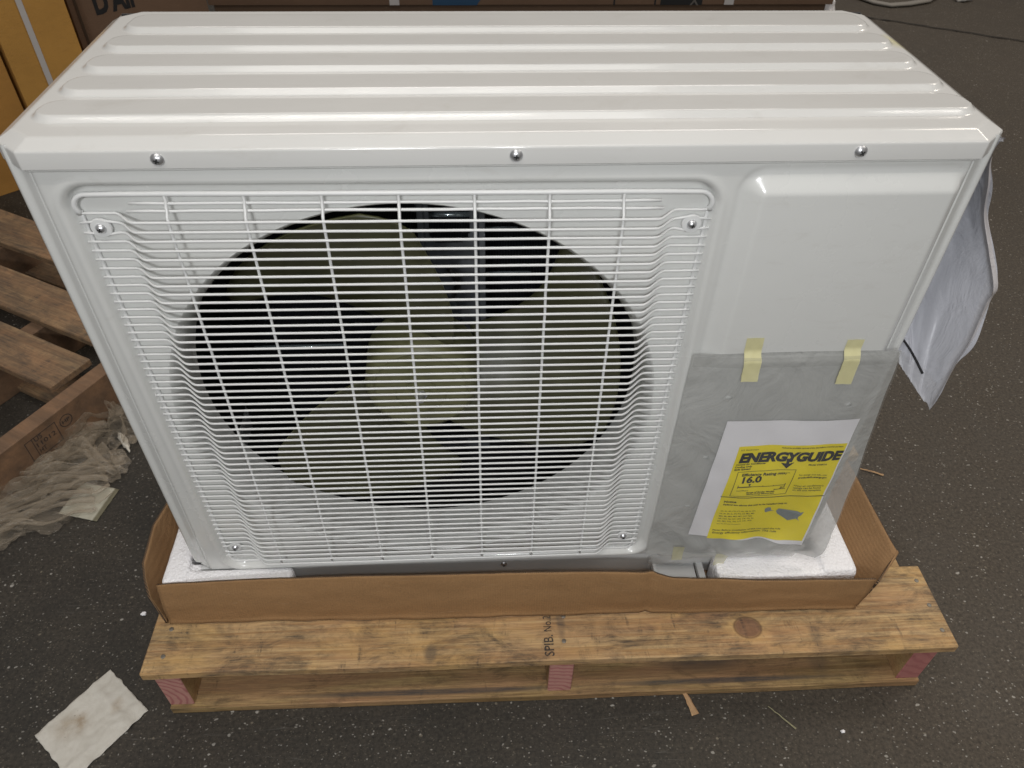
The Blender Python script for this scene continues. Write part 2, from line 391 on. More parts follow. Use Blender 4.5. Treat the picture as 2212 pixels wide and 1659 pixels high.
# fan: hub and three blades
fan = empty('fan', (CX, .085, CZ-.013), None, None); fan.parent = ac
bm = bmesh.new(); lathe(bm, [(.0005, -.030), (.012, -.030), (.0125, -.027), (.022, -.0265), (.0225, -.0235), (.034, -.0230), (.0345, -.0255), (.060, -.0235), (.0615, -.0205), (.064, -.0215), (.070, -.018), (.0745, -.008), (.0755, .03), (.076, .055)], 64)
mk('hub', bm, M_hub, fan, autos=40)
bm = bmesh.new(); lathe(bm, [(.0005, -.041), (.0045, -.041), (.005, -.038), (.005, -.030)], 16); lathe(bm, [(.005, -.032), (.0085, -.032), (.009, -.0295)], 6)
mk('shaft_nut', bm, M_chrome, fan, autos=30)
for k in range(3):
    bm = bmesh.new()
    def bl(a, b):
        r = lerp(.072, .268, b); t = (r-.073)/.189
        a0 = lerp(54, 91, max(0, t)**.9)+4*math.sin(math.pi*t); a1 = lerp(142, 165, t)-6*math.sin(math.pi*t)
        if b > .82: sh = ((b-.82)/.18)**2; a0 += 9*sh; a1 -= 7*sh
        th = R(lerp(a0, a1, a)-120*k)
        y = -.018+.088*a**1.15+.012*(1-t)-.012*math.sin(math.pi*a)
        return (r*math.cos(th), y, r*math.sin(th))
    grid(bm, 40, 30, bl)
    bo = mk('blade', bm, [M_fan, M_hub], fan, smooth=True)
    so = bo.modifiers.new('s', 'SOLIDIFY'); so.thickness = .0034; so.offset = 0; so.material_offset_rim = 1  # rim takes the brighter copy, a highlight painted on the blade edges
# base pan
bm = bmesh.new(); box(bm, (.006, .0035, .134), (W-.006, .012, .1925), .003, 2); box(bm, (.006, .0125, .145), (.014, D, .1915), .001); box(bm, (W-.014, .0125, .145), (W-.006, D, .1915), .001); box(bm, (.0145, D-.010, .145), (W-.0145, D-.002, .1915), .001); box(bm, (.0145, .0125, .145), (W-.0145, D-.0105, .1495), .001); bp_ = mk('base_pan', bm, M_base, ac, autos=40)
# lid ----------------------------------------------------------------
E_ = .006; C1, C2 = .027, .0245
def octo(ins, extra=0):
    x0, x1, y0, y1 = -E_+ins, W+E_-ins, -E_+ins, D+E_-ins; k = ins*.42
    a, b = C1-k, C2-k
    return [(x0+a, y0), (x1-a, y0), (x1, y0+b), (x1, y1-b), (x1-a, y1), (x0+a, y1), (x0, y1-b), (x0, y0+b)]
def octo_round(ins, rr=.0016):
    P = octo(ins); out = []
    for i, p in enumerate(P):
        p = Vector(p); a = Vector(P[i-1]); b = Vector(P[(i+1) % 8])
        u = (a-p).normalized()*rr; v = (b-p).normalized()*rr
        for t in (0, .25, .5, .75, 1): out.append((p+u)*(1-t)**2+p*2*t*(1-t)+(p+v)*t*t)
    return out
ZL = .8765
bm = bmesh.new(); rings = []
for ins, z in ((.004, .8505), (.0015, .8502), (.0, .8515), (0, .853), (-.0002, .8672), (.0001, .8684), (.0008, .8693), (.0022, .8700), (.0100, .8741), (.0116, .8750), (.0130, .8758), (.0145, .8763), (.0165, ZL)):
    rings.append([bm.verts.new((p[0], p[1], z)) for p in octo_round(ins)])
for a, b in zip(rings, rings[1:]):
    for j in range(len(a)): bm.faces.new((a[j], a[(j+1) % len(a)], b[(j+1) % len(a)], b[j]))
ribs = [(.283, .345, .022, .932), (.222, .272, .018, .936), (.161, .212, .017, .937), (.100, .151, .015, .939), (.040, .090, .012, .943)]
def lidz(x, y):
    z = ZL
    for (y0, y1, x0, x1) in ribs:
        if y0-.006 < y < y1+.006:
            x0b = x0+.003; d = rrect(x, y, x0b, x1, y0-.004, y1, .024)
            f = y-(y0-.004)
            hgt = .0060
            h = hgt*lstep(0.0006, -.0066, d)
            slope = .0030*min(1, max(0, f/(y1-y0)))       # the pads fall a little towards the back
            z = max(z, ZL+h-(slope if h > .002 else slope*h/.002))
    return z
bx0, bx1, by0, by1 = -E_+.0165, W+E_-.0165, -E_+.0165, D+E_-.0165
b2 = bmesh.new(); grid(b2, 560, 300, lambda a, b: (lerp(bx0, bx1, a), lerp(by0, by1, b), lidz(lerp(bx0, bx1, a), lerp(by0, by1, b))))
P = octo(.0165)
for i in (1, 3, 5, 7):
    a = Vector(P[i]); c = Vector(P[(i+1) % 8]); d = (c-a); nrm = Vector((d.y, -d.x, 0)).normalized()
    bmesh.ops.bisect_plane(b2, geom=b2.verts[:]+b2.edges[:]+b2.faces[:], plane_co=(a.x, a.y, 0), plane_no=nrm, clear_outer=True)
me = bpy.data.meshes.new('t'); b2.to_mesh(me); b2.free(); bm.from_mesh(me); bpy.data.meshes.remove(me)
lid = mk('lid', bm, M_lid, ac, autos=32)
# rolled bead under the lid skirt at the corners
bm = bmesh.new(); tube(bm, [(p[0], p[1], .8495) for p in octo_round(.0045)], .0022, 8, closed=True); mk('lid_bead', bm, M_paint, lid, smooth=True)

# screws ---------------------------------------------------------------
def screw(parent, loc, r, tilt=0, dark=False, name='screw'):
    bm = bmesh.new(); lathe(bm, [(r*1.05, .0004), (r*1.05, -.0004), (r*.98, -.0009), (r*.80, -.0022), (r*.55, -.0032), (r*.25, -.0037), (.0001, -.0038)], 28)
    o = mk(name, bm, M_chrome, parent, autos=50); o.location = loc; o.rotation_euler = (0, R(tilt), 0)
    bm = bmesh.new(); box(bm, (-r*.42, -.0044, -r*.10), (r*.42, -.0028, r*.10)); box(bm, (-r*.10, -.0045, -r*.42), (r*.10, -.0029, r*.42)); q = mk('cross_slot', bm, M_slot, o)
    return o
for x, z, t in ((.145, .8605, 20), (.474, .8605, 8), (.805, .8605, 55)): screw(lid, (x, -E_-.0004, z), .0060, t)
screw(bp_, (.468, .0031, .176), .0050, 10)

# grille ----------------------------------------------------------------
GX0, GX1 = .0490, .6740
YS, YF = .0060, -.0125          # seat plane and front plane
PITCH = .01068; ROWS = 55; Z0 = .7992
def tilt(x): return -.006*(x-.046)/.63
def wy(x, q):                   # depth of a row wire at x
    e = min(x-GX0, GX1-x)
    return lerp(YS, YF, sstep(.033+.009*q, .057+.013*q, e))
bm = bmesh.new()
for k in range(ROWS):
    z = Z0-PITCH*k; pts = []; n_ = 0
    jit = .0004*nz(k*1.7, 3)
    q_ = k/54; g0 = GX0-.003+.006*q_
    xsr = [g0, .058, .065, .072]+[.076+.0025*i for i in range(20)]+[.13+.04*i for i in range(12)]
    xsr = sorted(set(xsr+[GX0+GX1-x for x in xsr]))
    screwrow = k in (1, 2, 52, 53)
    for x in xsr: pts.append((x, wy(x, q_), z+tilt(x)+jit+.0004*nz(x*9, k)))
    # rows near the corner screws bow round the tab
    if screwrow:
        up = 1 if k in (1, 52) else -1
        pts = [(x, y, zz+up*.0025*math.exp(-((min(x-.067, 1) if x < .36 else x-.655)/.011)**2)) for x, y, zz in pts]
    tube(bm, pts, .00145, 8)
for dz, x0, x1 in ((.0140, .102, .621), (.0068, .098, .624)):       # two short free-ended wires on top
    tube(bm, [(lerp(x0, x1, i/24), YF+.0125-.0020*(dz < .01), Z0+dz+tilt(lerp(x0, x1, i/24))+.0006*nz(i*.7, dz*100)) for i in range(25)], .00155, 8)
for k in range(7):              # upright wires behind the rows
    x = .1375+.0742*k; t0 = tilt(x)
    pts = [(x, .0015, .8232+t0), (x, -.0005, .8215+t0), (x, .0005, .816+t0), (x, -.0035, .811+t0), (x, -.0045, .8065+t0), (x, -.0085, .8025+t0), (x, YF+.0026, .796+t0)]
    pts += [(x+.0005*nz(k*3, i*.4), YF+.0026, .784-.0116*i+t0) for i in range(48)]
    pts += [(x, YF+.0026, .2210+t0)]
    tube(bm, pts, .0016, 8)
for s in (0, 1):                # side uprights just inside the ends
    X = lambda x: x if s == 0 else GX0+GX1-x
    tube(bm, [(X(.0505+.006*i/49), YS+.0020, .802-.0119*i+tilt(X(.05))) for i in range(50)], .0020, 8)
# top rod and its bends
def arc(cx, cz, r, a0, a1, y, n=10): return [(cx+r*math.cos(R(lerp(a0, a1, i/n))), y, cz+r*math.sin(R(lerp(a0, a1, i/n)))) for i in range(n+1)]
rod = [(GX0+.0005, YS, .799), (GX0+.0005, YS-.001, .803)]+arc(GX0+.014, .8065, .0145, 180, 98, YS-.002)+[(.095, YS-.004, .8222), (.1375, YS-.0055, .8232)]+[(.2+.06*i, YS-.006+.0006*nz(i, 9), .8232) for i in range(6)]
rod += [(GX0+GX1-x, y, z) for x, y, z in rod[::-1][6:]]
rod = [(x, y, z+tilt(x)) for x, y, z in rod]
tube(bm, rod, .0027, 10)
for s in (0, 1):                # bottom rod bends tucked behind
    X = lambda x: x if s == 0 else GX0+GX1-x
    rod = [(X(GX0+.009), YS, .226)]+[(X(x), YS+.001, z) for x, _, z in arc(GX0+.0215, .2185, .0125, 180, 265, YS)]+[(X(.10), YS+.002, .2060), (X(.14), YS+.002, .2055)]
    tube(bm, [(x, y, z+tilt(x)*.6) for x, y, z in rod], .0021, 8)
gr = mk('grille', bm, M_wire, ac, smooth=True)
for x, z, rr in ((.0645, .783, .0105), (.6580, .777, .0105), (.6490, .236, .0090), (.0715, .243, .0090)):
    bm = bmesh.new(); lathe(bm, [(rr, .0030), (rr, .0012), (rr*.93, .0002), (rr*.6, .0), (.0001, .0)], 32, (0, 0, 0)); o = mk('screw_tab', bm, M_wire, gr, autos=40); o.location = (x, .0045, z)
    screw(gr, (x, .0040, z), .0050, random.uniform(0, 80))
# foot bracket at the right of the base
bm = bmesh.new(); box(bm, (.705, -.042, .154), (.770, .02, .158), .001); box(bm, (.772, -.042, .154), (.782, .02, .166), .001); box(bm, (.702, -.043, .154), (.707, .02, .170), .001)
mk('foot', bm, M_base, ac)

# ================================================================== TRAY
tray = empty('cardboard_tray', (.48, .18, .1255), 'open brown cardboard tray around the foot of the air conditioner', 'cardboard tray')
def inv(o): 
    for c in o.children: c.matrix_parent_inverse = o.matrix_world.inverted()
def panel(name, nu, nv, fn, mat, parent, th=.0034, off=0):
    bm = bmesh.new(); grid(bm, nu, nv, fn); o = mk(name, bm, [mat, M_flute], None, smooth=True)
    s = o.modifiers.new('s', 'SOLIDIFY'); s.thickness = th; s.offset = off; s.material_offset_rim = 1
    o.parent = parent; o.matrix_parent_inverse = Matrix.Translation(-Vector(parent.location)); return o
tops = [(-.046, .2025), (.0, .208), (.138, .2165), (.255, .2225), (.43, .2245), (.607, .2275), (.683, .224), (.716, .209), (.85, .2005), (1.028, .199)]
def front(a, b):
    x = lerp(-.043, 1.017, a); zt_ = curve(tops, x)
    y0 = lerp(-.043, -.066, a)+.002*nz(x*4, 1)*min(1, 12*a, 12*(1-a))
    z = lerp(.126+(.0025*max(0, nz(x*6, 4)) if b < .5 else 0), zt_, b)
    y = lerp(y0, lerp(-.028, -.064, a), b)-.004*math.sin(math.pi*b)+.002*b*nz(x*5, b*2, 3)*min(1, 12*a, 12*(1-a))+.0012*nz(x*22, b*4, 6)-.004*math.exp(-b*22)+.004*math.exp(-((x-.685)/.006)**2)*(1-b*.3)
    xx = x+.011*b*sstep(.85, 1, a)-.002*b*(1-sstep(0, .1, a))
    return (xx, y, z)
panel('front_wall', 160, 24, front, M_card, tray)
def left(a, b):
    yf = curve([(0, -.046), (.62, -.036), (.85, -.018), (1, .004)], b); y = lerp(yf, .42, a**1.3)
    xt = curve([(-.05, -.066), (.0, -.0705), (.073, -.0755), (.117, -.066), (.42, -.050)], y)
    z = lerp(.126, .213, b)
    return (lerp(-.0475, xt, b), y, z)
panel('side_wall', 60, 16, left, M_card_in, tray)
def right(a, b):
    y = lerp(-.045, .42, a); xt = curve([(-.07, 1.081), (.14, 1.075), (.42, 1.06)], y)
    G = Vector((lerp(1.0195, xt, b)+.002*nz(y*8, b*2), y, lerp(.126, .200, b)))
    F = Vector([curve([(0, p), (.74, q), (1, r)], b) for p, q, r in ((1.0195, 1.0330, 1.081), (-.0665, -.0650, -.016), (.126, .192, .200))])
    return lerp(F, G, min(1, a/.10))
panel('side_wall', 80, 16, right, M_card_in, tray)
def torn(a, b):
    x = lerp(-.035, .985, a); p = Vector(front((x+.043)/1.06, .02)); w_ = max(.0006, .0042*(.4+nz(x*7, 3)+.5*nz(x*23, 5)))
    return (p.x, p.y-.0030-.0008*b, .1262+w_*b)
bm = bmesh.new(); grid(bm, 200, 2, torn); o = mk('torn_edge', bm, plain('torn_cardboard_liner', (.60, .43, .27), .9, var=.2, scale=60), None, smooth=True); o.parent = tray; o.matrix_parent_inverse = Matrix.Translation(-Vector(tray.location))
panel('back_wall', 30, 4, lambda a, b: (lerp(-.044, 1.02, a), .42, lerp(.126, .205, b)), M_card, tray)
panel('tray_bottom', 4, 4, lambda a, b: (lerp(-.042, 1.015, a), lerp(-.035, .418, b), .1285), M_card_in, tray, .004)
# ================================================================== FOAM
def foam_piece(label, blocks):
    root = empty('foam_block', (blocks[0][0][0], blocks[0][0][1], .131), label, 'foam packing', 'white foam end caps in the tray')
    bm = bmesh.new()
    for i, (lo, hi, bv) in enumerate(blocks): box(bm, lo, hi, bv, 4)
    o = mk('foam_body', bm, M_foam, None, autos=60)
    rm = o.modifiers.new('r', 'REMESH'); rm.mode = 'VOXEL'; rm.voxel_size = .0022; rm.use_smooth_shade = True
    sm_ = o.modifiers.new('s', 'SMOOTH'); sm_.iterations = 4
    t = bpy.data.textures.new('n', 'CLOUDS'); t.noise_scale = .03
    d = o.modifiers.new('d', 'DISPLACE'); d.texture = t; d.strength = .0009; d.texture_coords = 'GLOBAL'
    o.parent = root; o.matrix_parent_inverse = Matrix.Translation(-Vector(root.location))
foam_piece('white foam end cap cradling the lower left corner of the air conditioner', [((-.041, -.027, .131), (.150, -.001, .199), .008), ((-.041, -.026, .131), (-.0045, .36, .204), .008), ((-.03, -.03, .131), (.15, .30, .1445), .004), ((-.012, -.01, .131), (.01, .012, .195), .004)])
foam_piece('white foam end cap under the lower right corner of the air conditioner', [((.792, -.050, .131), (1.008, -.0030, .194), .007), ((.953, -.048, .131), (1.008, .36, .199), .008), ((.80, -.03, .131), (.99, .33, .1445), .004)])

# ================================================================== PALLETS
def board(name, lo, hi, mat, parent, bev=.0015, nx=40, warp=.001, endm=None, mats=None):
    bm = bmesh.new(); box(bm, (0, 0, 0), Vector(hi)-Vector(lo), bev, 1)
    L_ = Vector(hi)-Vector(lo); ax = 0 if L_.x > L_.y else 1
    cuts = [e for e in bm.edges if abs((e.verts[0].co-e.verts[1].co)[ax]) > L_[ax]*.8]
    bmesh.ops.subdivide_edges(bm, edges=cuts, cuts=nx, use_grid_fill=True)
    for v in bm.verts:
        t = v.co[ax]; s = lo[0]*3+lo[1]*7+lo[2]*31
        v.co.z += warp*nz(t*3, s); v.co[1-ax] += warp*1.6*nz(t*4, s, 5)+.0005*nz(t*40, s, 2)
    ms = mats or [mat]
    if endm:
        ms = [mat, endm]
        bm.faces.ensure_lookup_table()
        for f in bm.faces:
            n_ = f.normal; n2 = f.calc_center_median()
            if abs((f.calc_center_median()-Vector((0, 0, 0)))[ax]) < bev*1.2 or abs(f.calc_center_median()[ax]-L_[ax]) < bev*1.2: f.material_index = 1
    o = mk(name, bm, ms, parent, autos=30); o.location = lo; return o
PX, PY, PTH, PL = -.0663, -.1269, -.0106, 1.2183
pal = empty('wooden_pallet', (PX, PY, 0), 'pale pine pallet with pink sawn ends under the air conditioner tray', 'pallet', rz=PTH)
H1, H2, H3 = .017, .1075, .1245
wtop = wood('stained_pine_top', base=(.42, .245, .10), pale=(.64, .45, .225), stain=.82, lo=.44, orange=.30, stain_col=(.040, .036, .034), knots=((.905, .043, .021), (.965, .135, .010)), seed=1, stamps=((.618, .066, .008, .044, .55), (.655, .11, .007, .022, .4), (.82, .1, .02, .03, .4), (1.005, .026, .011, .022, .45), (.30, .125, .26, .022, .6), (.42, .018, .012, .018, .7), (.42, .1, .006, .02, .4)))
wbot = wood('clean_pine', base=(.22, .135, .046), pale=(.46, .315, .135), stain=.8, lo=.50, stain_col=(.03, .024, .016), knots=((.545, .125, .020), (1.045, .075, .014)), seed=5, grain=1.5, stamps=((.40, .012, .26, .006, .9), (.86, .014, .22, .006, .9), (.84, .06, .10, .035, .8), (1.03, .05, .02, .04, .4)))
wstr = wood('stringer_pine', base=(.46, .29, .12), pale=(.60, .41, .19), stain=.15, axis='y', seed=8)
b1 = board('deck_board', (0, 0, H2), (PL, .1437, H3), wtop, pal, .0018, 60, .0012)
for i, y in enumerate((.385, .50)): board('deck_board', (.004, y, H2), (PL-.006, y+.095, H3), wood('pine_deck_rear', stain=.4, seed=11+i), pal)
board('bottom_board', (.014, -.002, 0), (PL-.02, .1400, H1), wbot, pal, .0018, 60, .0010)
board('bottom_board', (.014, .47, 0), (PL-.02, .60, H1), wbot, pal)
eg = [endgrain('pink_end_grain', c0=(-.02, 0, .02), sc_=230), endgrain('pink_end_grain', c0=(.008, 0, -.018), sc_=230), endgrain('pink_end_grain', (.42, .15, .14), (.50, .20, .18), c0=(.06, 0, .12), sc_=150)]
for x, e in ((.014, eg[0]), (.598, eg[1]), (PL-.058, eg[2])): board('stringer', (x, .004, H1+.0003), (x+.037, .60, H2-.0003), wstr, pal, .0015, 20, .0006, endm=e)
def nails(parent, pts, z, name='nail'):
    for x, y in pts:
        bm = bmesh.new(); lathe(bm, [(.0034, -.001), (.0034, .0006), (.0028, .0009), (.0001, .0008)], 14, (0, 0, 0), 'z'); o = mk(name, bm, M_nail, parent, autos=40); o.location = (x, y, z)
cosP, sinP = math.cos(PTH), math.sin(PTH)
nails(pal, [(x-PX-(.11-y)*0, y-PY+(x-PX)*.0106) for x, y in ((.554, -.103), (.557, -.062), (1.137, -.069), (1.138, -.112), (1.136, -.025), (-.039, -.056), (-.039, -.100))], H3+.0002)
# text helper
def text_mesh(s, size=1.0, bold=0.0, shear=0.0, space=1.0, res=3, extrude=0.0):
    c = bpy.data.curves.new('t', 'FONT'); c.body = s; c.size = size; c.offset = bold; c.shear = shear; c.space_character = space
    c.resolution_u = res; c.extrude = extrude; c.fill_mode = 'FRONT' if not extrude else 'BOTH'
    o = bpy.data.objects.new('t', c); COL.objects.link(o)
    dg = bpy.context.evaluated_depsgraph_get(); me = bpy.data.meshes.new_from_object(o.evaluated_get(dg))
    bpy.data.objects.remove(o); bpy.data.curves.remove(c); return me
def text_fit(bm, s, fn, x0, z0, x1, h=None, bold=0.0, shear=0.0, z1=None, mi=0):
    me = text_mesh(s, 1.0, bold, shear); xs_ = [v.co.x for v in me.vertices]; ys_ = [v.co.y for v in me.vertices]
    mx, Mx = min(xs_), max(xs_); k = (x1-x0)/(Mx-mx); ky = k if h is None else h/.73
    vs = []
    for v in me.vertices:
        t = (v.co.x-mx)/(Mx-mx); zz = lerp(z0, z1 if z1 is not None else z0, t)
        vs.append(bm.verts.new(fn(x0+(v.co.x-mx)*k, zz+v.co.y*ky)))
    for p in me.polygons:
        try: bm.faces.new([vs[i] for i in p.vertices]).material_index = mi
        except ValueError: pass
    bpy.data.meshes.remove(me)
def inkmat(name, col, worn=0.0, sc_=60):
    n = NT(name); m = n.out(col, .8)
    if worn:
        a = n.ramp(n.noise(n.mapping(), sc_, 6, .75), [(.5-worn*.3, 0.0), (.62, 1.0)])
        a2 = n.math('ADD', n.math('MULTIPLY', a, .6), 1-worn if worn < 1 else 0, clamp=True); n.L(a2, n.p.inputs['Alpha'])
    return m
M_stampink = inkmat('worn_stamp_ink', (.045, .042, .042), .55, 300)
bm = bmesh.new()
# stamp reads upwards along the board
SX, SY = .604, .007
text_fit(bm, 'SPIB.', lambda a, b: (SX-b, SY+a, H3+.0012), 0, 0, .034, .015, .01); text_fit(bm, 'No.2', lambda a, b: (SX-b-.001, SY+a, H3+.0012), .040, 0, .066, .013, .0)
mk('stamp_print', bm, M_stampink, pal)

# second pallet, far left --------------------------------------------------
LC = Vector((-.425, .493, 0)); LA = math.atan2(.49, -.87)      # board direction
lp = empty('wooden_pallet', LC, 'worn empty pallet lying behind the left side of the air conditioner, stamped on its beam', 'pallet', rz=LA+math.pi)
# local frame: -x runs away along the boards, y runs along the beam (away from the lens)
wold = [wood('weathered_board', base=(.20, .118, .060), pale=(.40, .27, .145), stain=.75, seed=20+i, dirt=.35, axis='x', knots=((-.12+.7, .05, .008),)) for i in range(3)]
# after rotation by LA+pi local +x = (.87,-.49); local +y = (.49,.87)
Hl = .1245
def lboard(y0, y1, x1=0.0, L_=1.0, m=0): return board('deck_board', (x1-L_, y0, .1075), (x1, y1, Hl), wold[m], lp, .002, 30, .0015)
lboard(0, .101, 0, 1.0, 0); lboard(.142, .250, .05, 1.05, 1); lboard(.318, .428, .08, 1.1, 2); 
lboard(-.34, -.235, .05, 1.05, 2)
wbeam = wood('weathered_beam', base=(.15, .085, .048), pale=(.20, .12, .07), stain=.3, seed=31, dirt=.3, axis='y')
board('stringer', (.008, -.36, .0), (.046, .44, .1070), wbeam, lp, .002, 30, .001)
board('stringer', (-.24, -.36, .0), (-.20, .44, .1070), wbeam, lp, .002, 30, .001); board('stringer', (-.60, -.36, .0), (-.56, .44, .1070), wbeam, lp, .002, 30, .001)
for y in (.03, .34): board('bottom_board', (-1.0, y, .002), (.0, y+.09, .017), wold[1], lp)
bm = bmesh.new()
sxp = .0475
fn = lambda a, b: (sxp, a, b)
def rectline(bm, fn, x0, z0, x1, z1, t):
    for (a0, b0, a1, b1) in ((x0, z0, x1, z0+t), (x0, z1-t, x1, z1), (x0, z0+t, x0+t, z1-t), (x1-t, z0+t, x1, z1-t)):
        bm.faces.new([bm.verts.new(fn(*q)) for q in ((a0, b0), (a1, b0), (a1, b1), (a0, b1))])
rectline(bm, fn, -.115, .040, -.045, .090, .0016)
for i, (t_, x1_) in enumerate((('US', -.078), ('11012', -.052), ('HT', -.08))): text_fit(bm, t_, fn, -.095, .078-.015*i, x1_, .011, .01)
bm.faces.new([bm.verts.new(fn(*q)) for q in ((-.1, .042), (-.0985, .042), (-.0985, .09), (-.1, .09))])
prev = None
rr_ = [[bm.verts.new(fn(-.024+math.cos(a*.3927)*r, .075+math.sin(a*.3927)*r)) for a in range(16)] for r in (.0145, .0125)]
for j in range(16): bm.faces.new((rr_[0][j], rr_[0][(j+1) % 16], rr_[1][(j+1) % 16], rr_[1][j]))
text_fit(bm, 'HP', fn, -.033, .071, -.015, .009, .02)
mk('stamp_print', bm, M_stampink, lp)

# ================================================================== BOXES BEHIND
ang = R(42); du = Vector((math.cos(ang), math.sin(ang), 0))
M_oldcard = cardboard('orange_cardboard', (.52, .275, .062), seed=7, var=.14); M_dkcard = cardboard('brown_carton', (.165, .100, .062), seed=9)
M_tape = plain('amber_packing_tape', (.31, .145, .030), .35); M_strap = plain('white_plastic_strap', (.50, .48, .47), .4)
def carton(origin, length, depth, z0, z1, a, mat, label, group=None, name='carton'):
    o = empty(name, (origin[0], origin[1], z0), label, 'cardboard box', group, rz=a)
    bm = bmesh.new(); box(bm, (0, 0, 0), (length, depth, z1-z0), .003, 2)
    mk('box_body', bm, mat, o, autos=30); return o
def quad(bm, x0, z0, x1, z1, y=-.001):
    bm.faces.new([bm.verts.new(q) for q in ((x0, y, z0), (x1, y, z0), (x1, y, z1), (x0, y, z1))])
P0 = Vector((-.872, 1.6155))
c1 = carton((P0.x-du.x*.60-.006, P0.y-du.y*.60-.004), .595, .4, 0, 1.05, ang, cardboard('orange_cardboard_b', (.44, .22, .05), seed=12, var=.16), 'orange-brown cardboard box at the far left, left of the strapped box', 'brown boxes stacked behind')
c2 = carton((P0.x, P0.y), .204, .4, 0, 1.05, ang, M_oldcard, 'narrow orange-brown box with a darker tape band and a white strap', 'brown boxes stacked behind')
bm = bmesh.new(); box(bm, (-.0005, -.0012, .865), (.2045, 0, .915)); mk('tape_band', bm, M_tape, c2)
bm = bmesh.new(); box(bm, (.078, -.0030, .0), (.094, -.0014, 1.05)); mk('strap', bm, M_strap, c2)
ca = carton((-.785, 1.90), .445, .4, 0, .95, ang, M_dkcard, 'dark brown carton with black D\'Air lettering, behind the top left corner of the air conditioner', 'brown boxes stacked behind')
M_ink = inkmat('black_print', (.012, .012, .013))
bm = bmesh.new(); text_fit(bm, "D'Air", lambda a, b: (a, -.0012, b), .074, .386, .216, .062, .045); mk('lettering', bm, M_ink, ca)
bm = bmesh.new(); box(bm, (.018, -.002, .0), (.026, -.0005, .95)); mk('edge_seam', bm, plain('dark_seam', (.06, .036, .02), .8), ca)
cb = carton((-.455, 2.205), 2.215, .55, .335, 1.0, 0, M_dkcard, 'long dark brown carton with blue patch and two white straps, behind the air conditioner lid', 'brown boxes stacked behind')
cu = carton((-.440, 2.215), 2.18, .52, 0, .333, 0, cardboard('under_carton', (.10, .06, .035), seed=15), 'darker carton underneath the long strapped carton', 'brown boxes stacked behind')
for x in (.625, 1.815):
    bm = bmesh.new(); box(bm, (x, -.003, .001), (x+.034, -.0012, .64), 0); mk('strap', bm, M_strap, cb)
bm = bmesh.new(); bm.faces.new([bm.verts.new(q) for q in ((.775, -.0013, .0), (.93, -.0013, .0), (.975, -.0013, .06), (.975, -.0013, .2), (.775, -.0013, .2))]); mk('blue_patch', bm, plain('blue_print', (.012, .055, .12), .6), cb)
bm = bmesh.new(); rectline(bm, lambda a, b: (a, -.0014, b), 1.415, -.0+.002, 1.568, .010, .0)if False else None
for q in ((1.415, .0, 1.421, .040), (1.562, .0, 1.568, .040), (1.4205, .034, 1.5625, .040)): quad(bm, *q)
mk('black_frame', bm, M_ink, cb)
bm = bmesh.new(); quad(bm, 1.584, .0, 1.735, .042); mk('black_mark', bm, M_ink, cb)
bm = bmesh.new(); text_fit(bm, 'X', lambda a, b: (a, -.0020, b), 1.690, .0, 1.722, .032, .02); mk('cross_print', bm, plain('grey_print', (.12, .11, .10), .7), cb)

# ================================================================== PLASTIC SLEEVE + LABEL ON THE FRONT
def film(name, milk=.33, col=(.62, .63, .60), holes=(), rough=.32, edge=None):
    n = NT(name); o = n.mapping()
    tr = n.n.new('ShaderNodeBsdfTransparent'); mx = n.n.new('ShaderNodeMixShader'); out = n.n['Material Output']
    v = n.noise(o, 16, 5, .6); f = n.ramp(v, [(.3, milk-.025), (.75, milk+.035)])
    for h in holes:
        f = n.math('MULTIPLY', f, n.math('SUBTRACT', 1.0, n.blob(o, h, .0040, .5, .0030, .12)))
    if edge: f = n.math('ADD', f, edge(n, o), clamp=True)
    n.out(col, rough, n.bump(n.noise(n.mapping((1, 1, .7), (0, 0, 0), (0, R(25), 0)), 16, 5, .6, 1.2), .8, .008))
    n.L(f, mx.inputs[0]); n.L(tr.outputs[0], mx.inputs[1]); n.L(n.p.outputs[0], mx.inputs[2]); n.L(mx.outputs[0], out.inputs[0])
    return n.m
sl = empty('plastic_sleeve', (.81, -.014, .215), 'clear grey plastic sleeve taped to the front of the air conditioner, holding the yellow label', 'plastic sleeve')
SH = [(.740, 0, .546), (.896, 0, .529), (.733, 0, .435), (.727, 0, .330), (.800, 0, .205)]
def sleeveY(x, z, off=0.0):
    u = (x-.685)/.26; v = (z-.213)/.398
    y = -.0135-.010*math.sin(math.pi*min(1, max(0, u)))*(1-abs(v-.45))
    y -= .020*sstep(.75, 1.05, u)*max(0, 1-v)**1.5
    y -= .0045*nz(x*14, z*9, 2)*(1-v*.4)+.0016*nz(x*34+z*20, z*14, 6)
    y -= .010*math.exp(-((z-.235)/.022)**2)*(.5+.5*math.sin(x*95+nz(x*20, z*10)*3))*sstep(.72, .82, x)
    return y-off
def sl_grid(off):
    def fn(a, b):
        z = lerp(.213, .611, b)
        x0 = lerp(.683, .6855, b); x1 = curve([(0, .940), (.12, .950), (.45, .951), (1, .9365)], b)
        x = lerp(x0, x1, a); y = sleeveY(x, z, off)
        if b > .985: y = max(y, -.012)
        return (x, y, z+.004*math.sin(a*3.1)*(b > .9)*.5)
    return fn
M_film = film('grey_plastic_film', .10, (.60, .61, .59), SH, .17); M_film2 = film('grey_plastic_film_rear', .64, (.50, .505, .49), SH, .25)
def par(o, p): o.parent = p; o.matrix_parent_inverse = Matrix.Translation(-Vector(p.location)); return o
for nm, off in (('front_film', .0022), ('rear_film', -.0012)):
    bm = bmesh.new(); grid(bm, 60, 80, sl_grid(off)); par(mk(nm, bm, M_film if nm == 'front_film' else M_film2, None, smooth=True), sl)
bm = bmesh.new()
def seam(a, b): 
    z = lerp(.596, .6115, b)
    x = lerp(.686, .938, a); return (x, sleeveY(x, z, .0030), z)
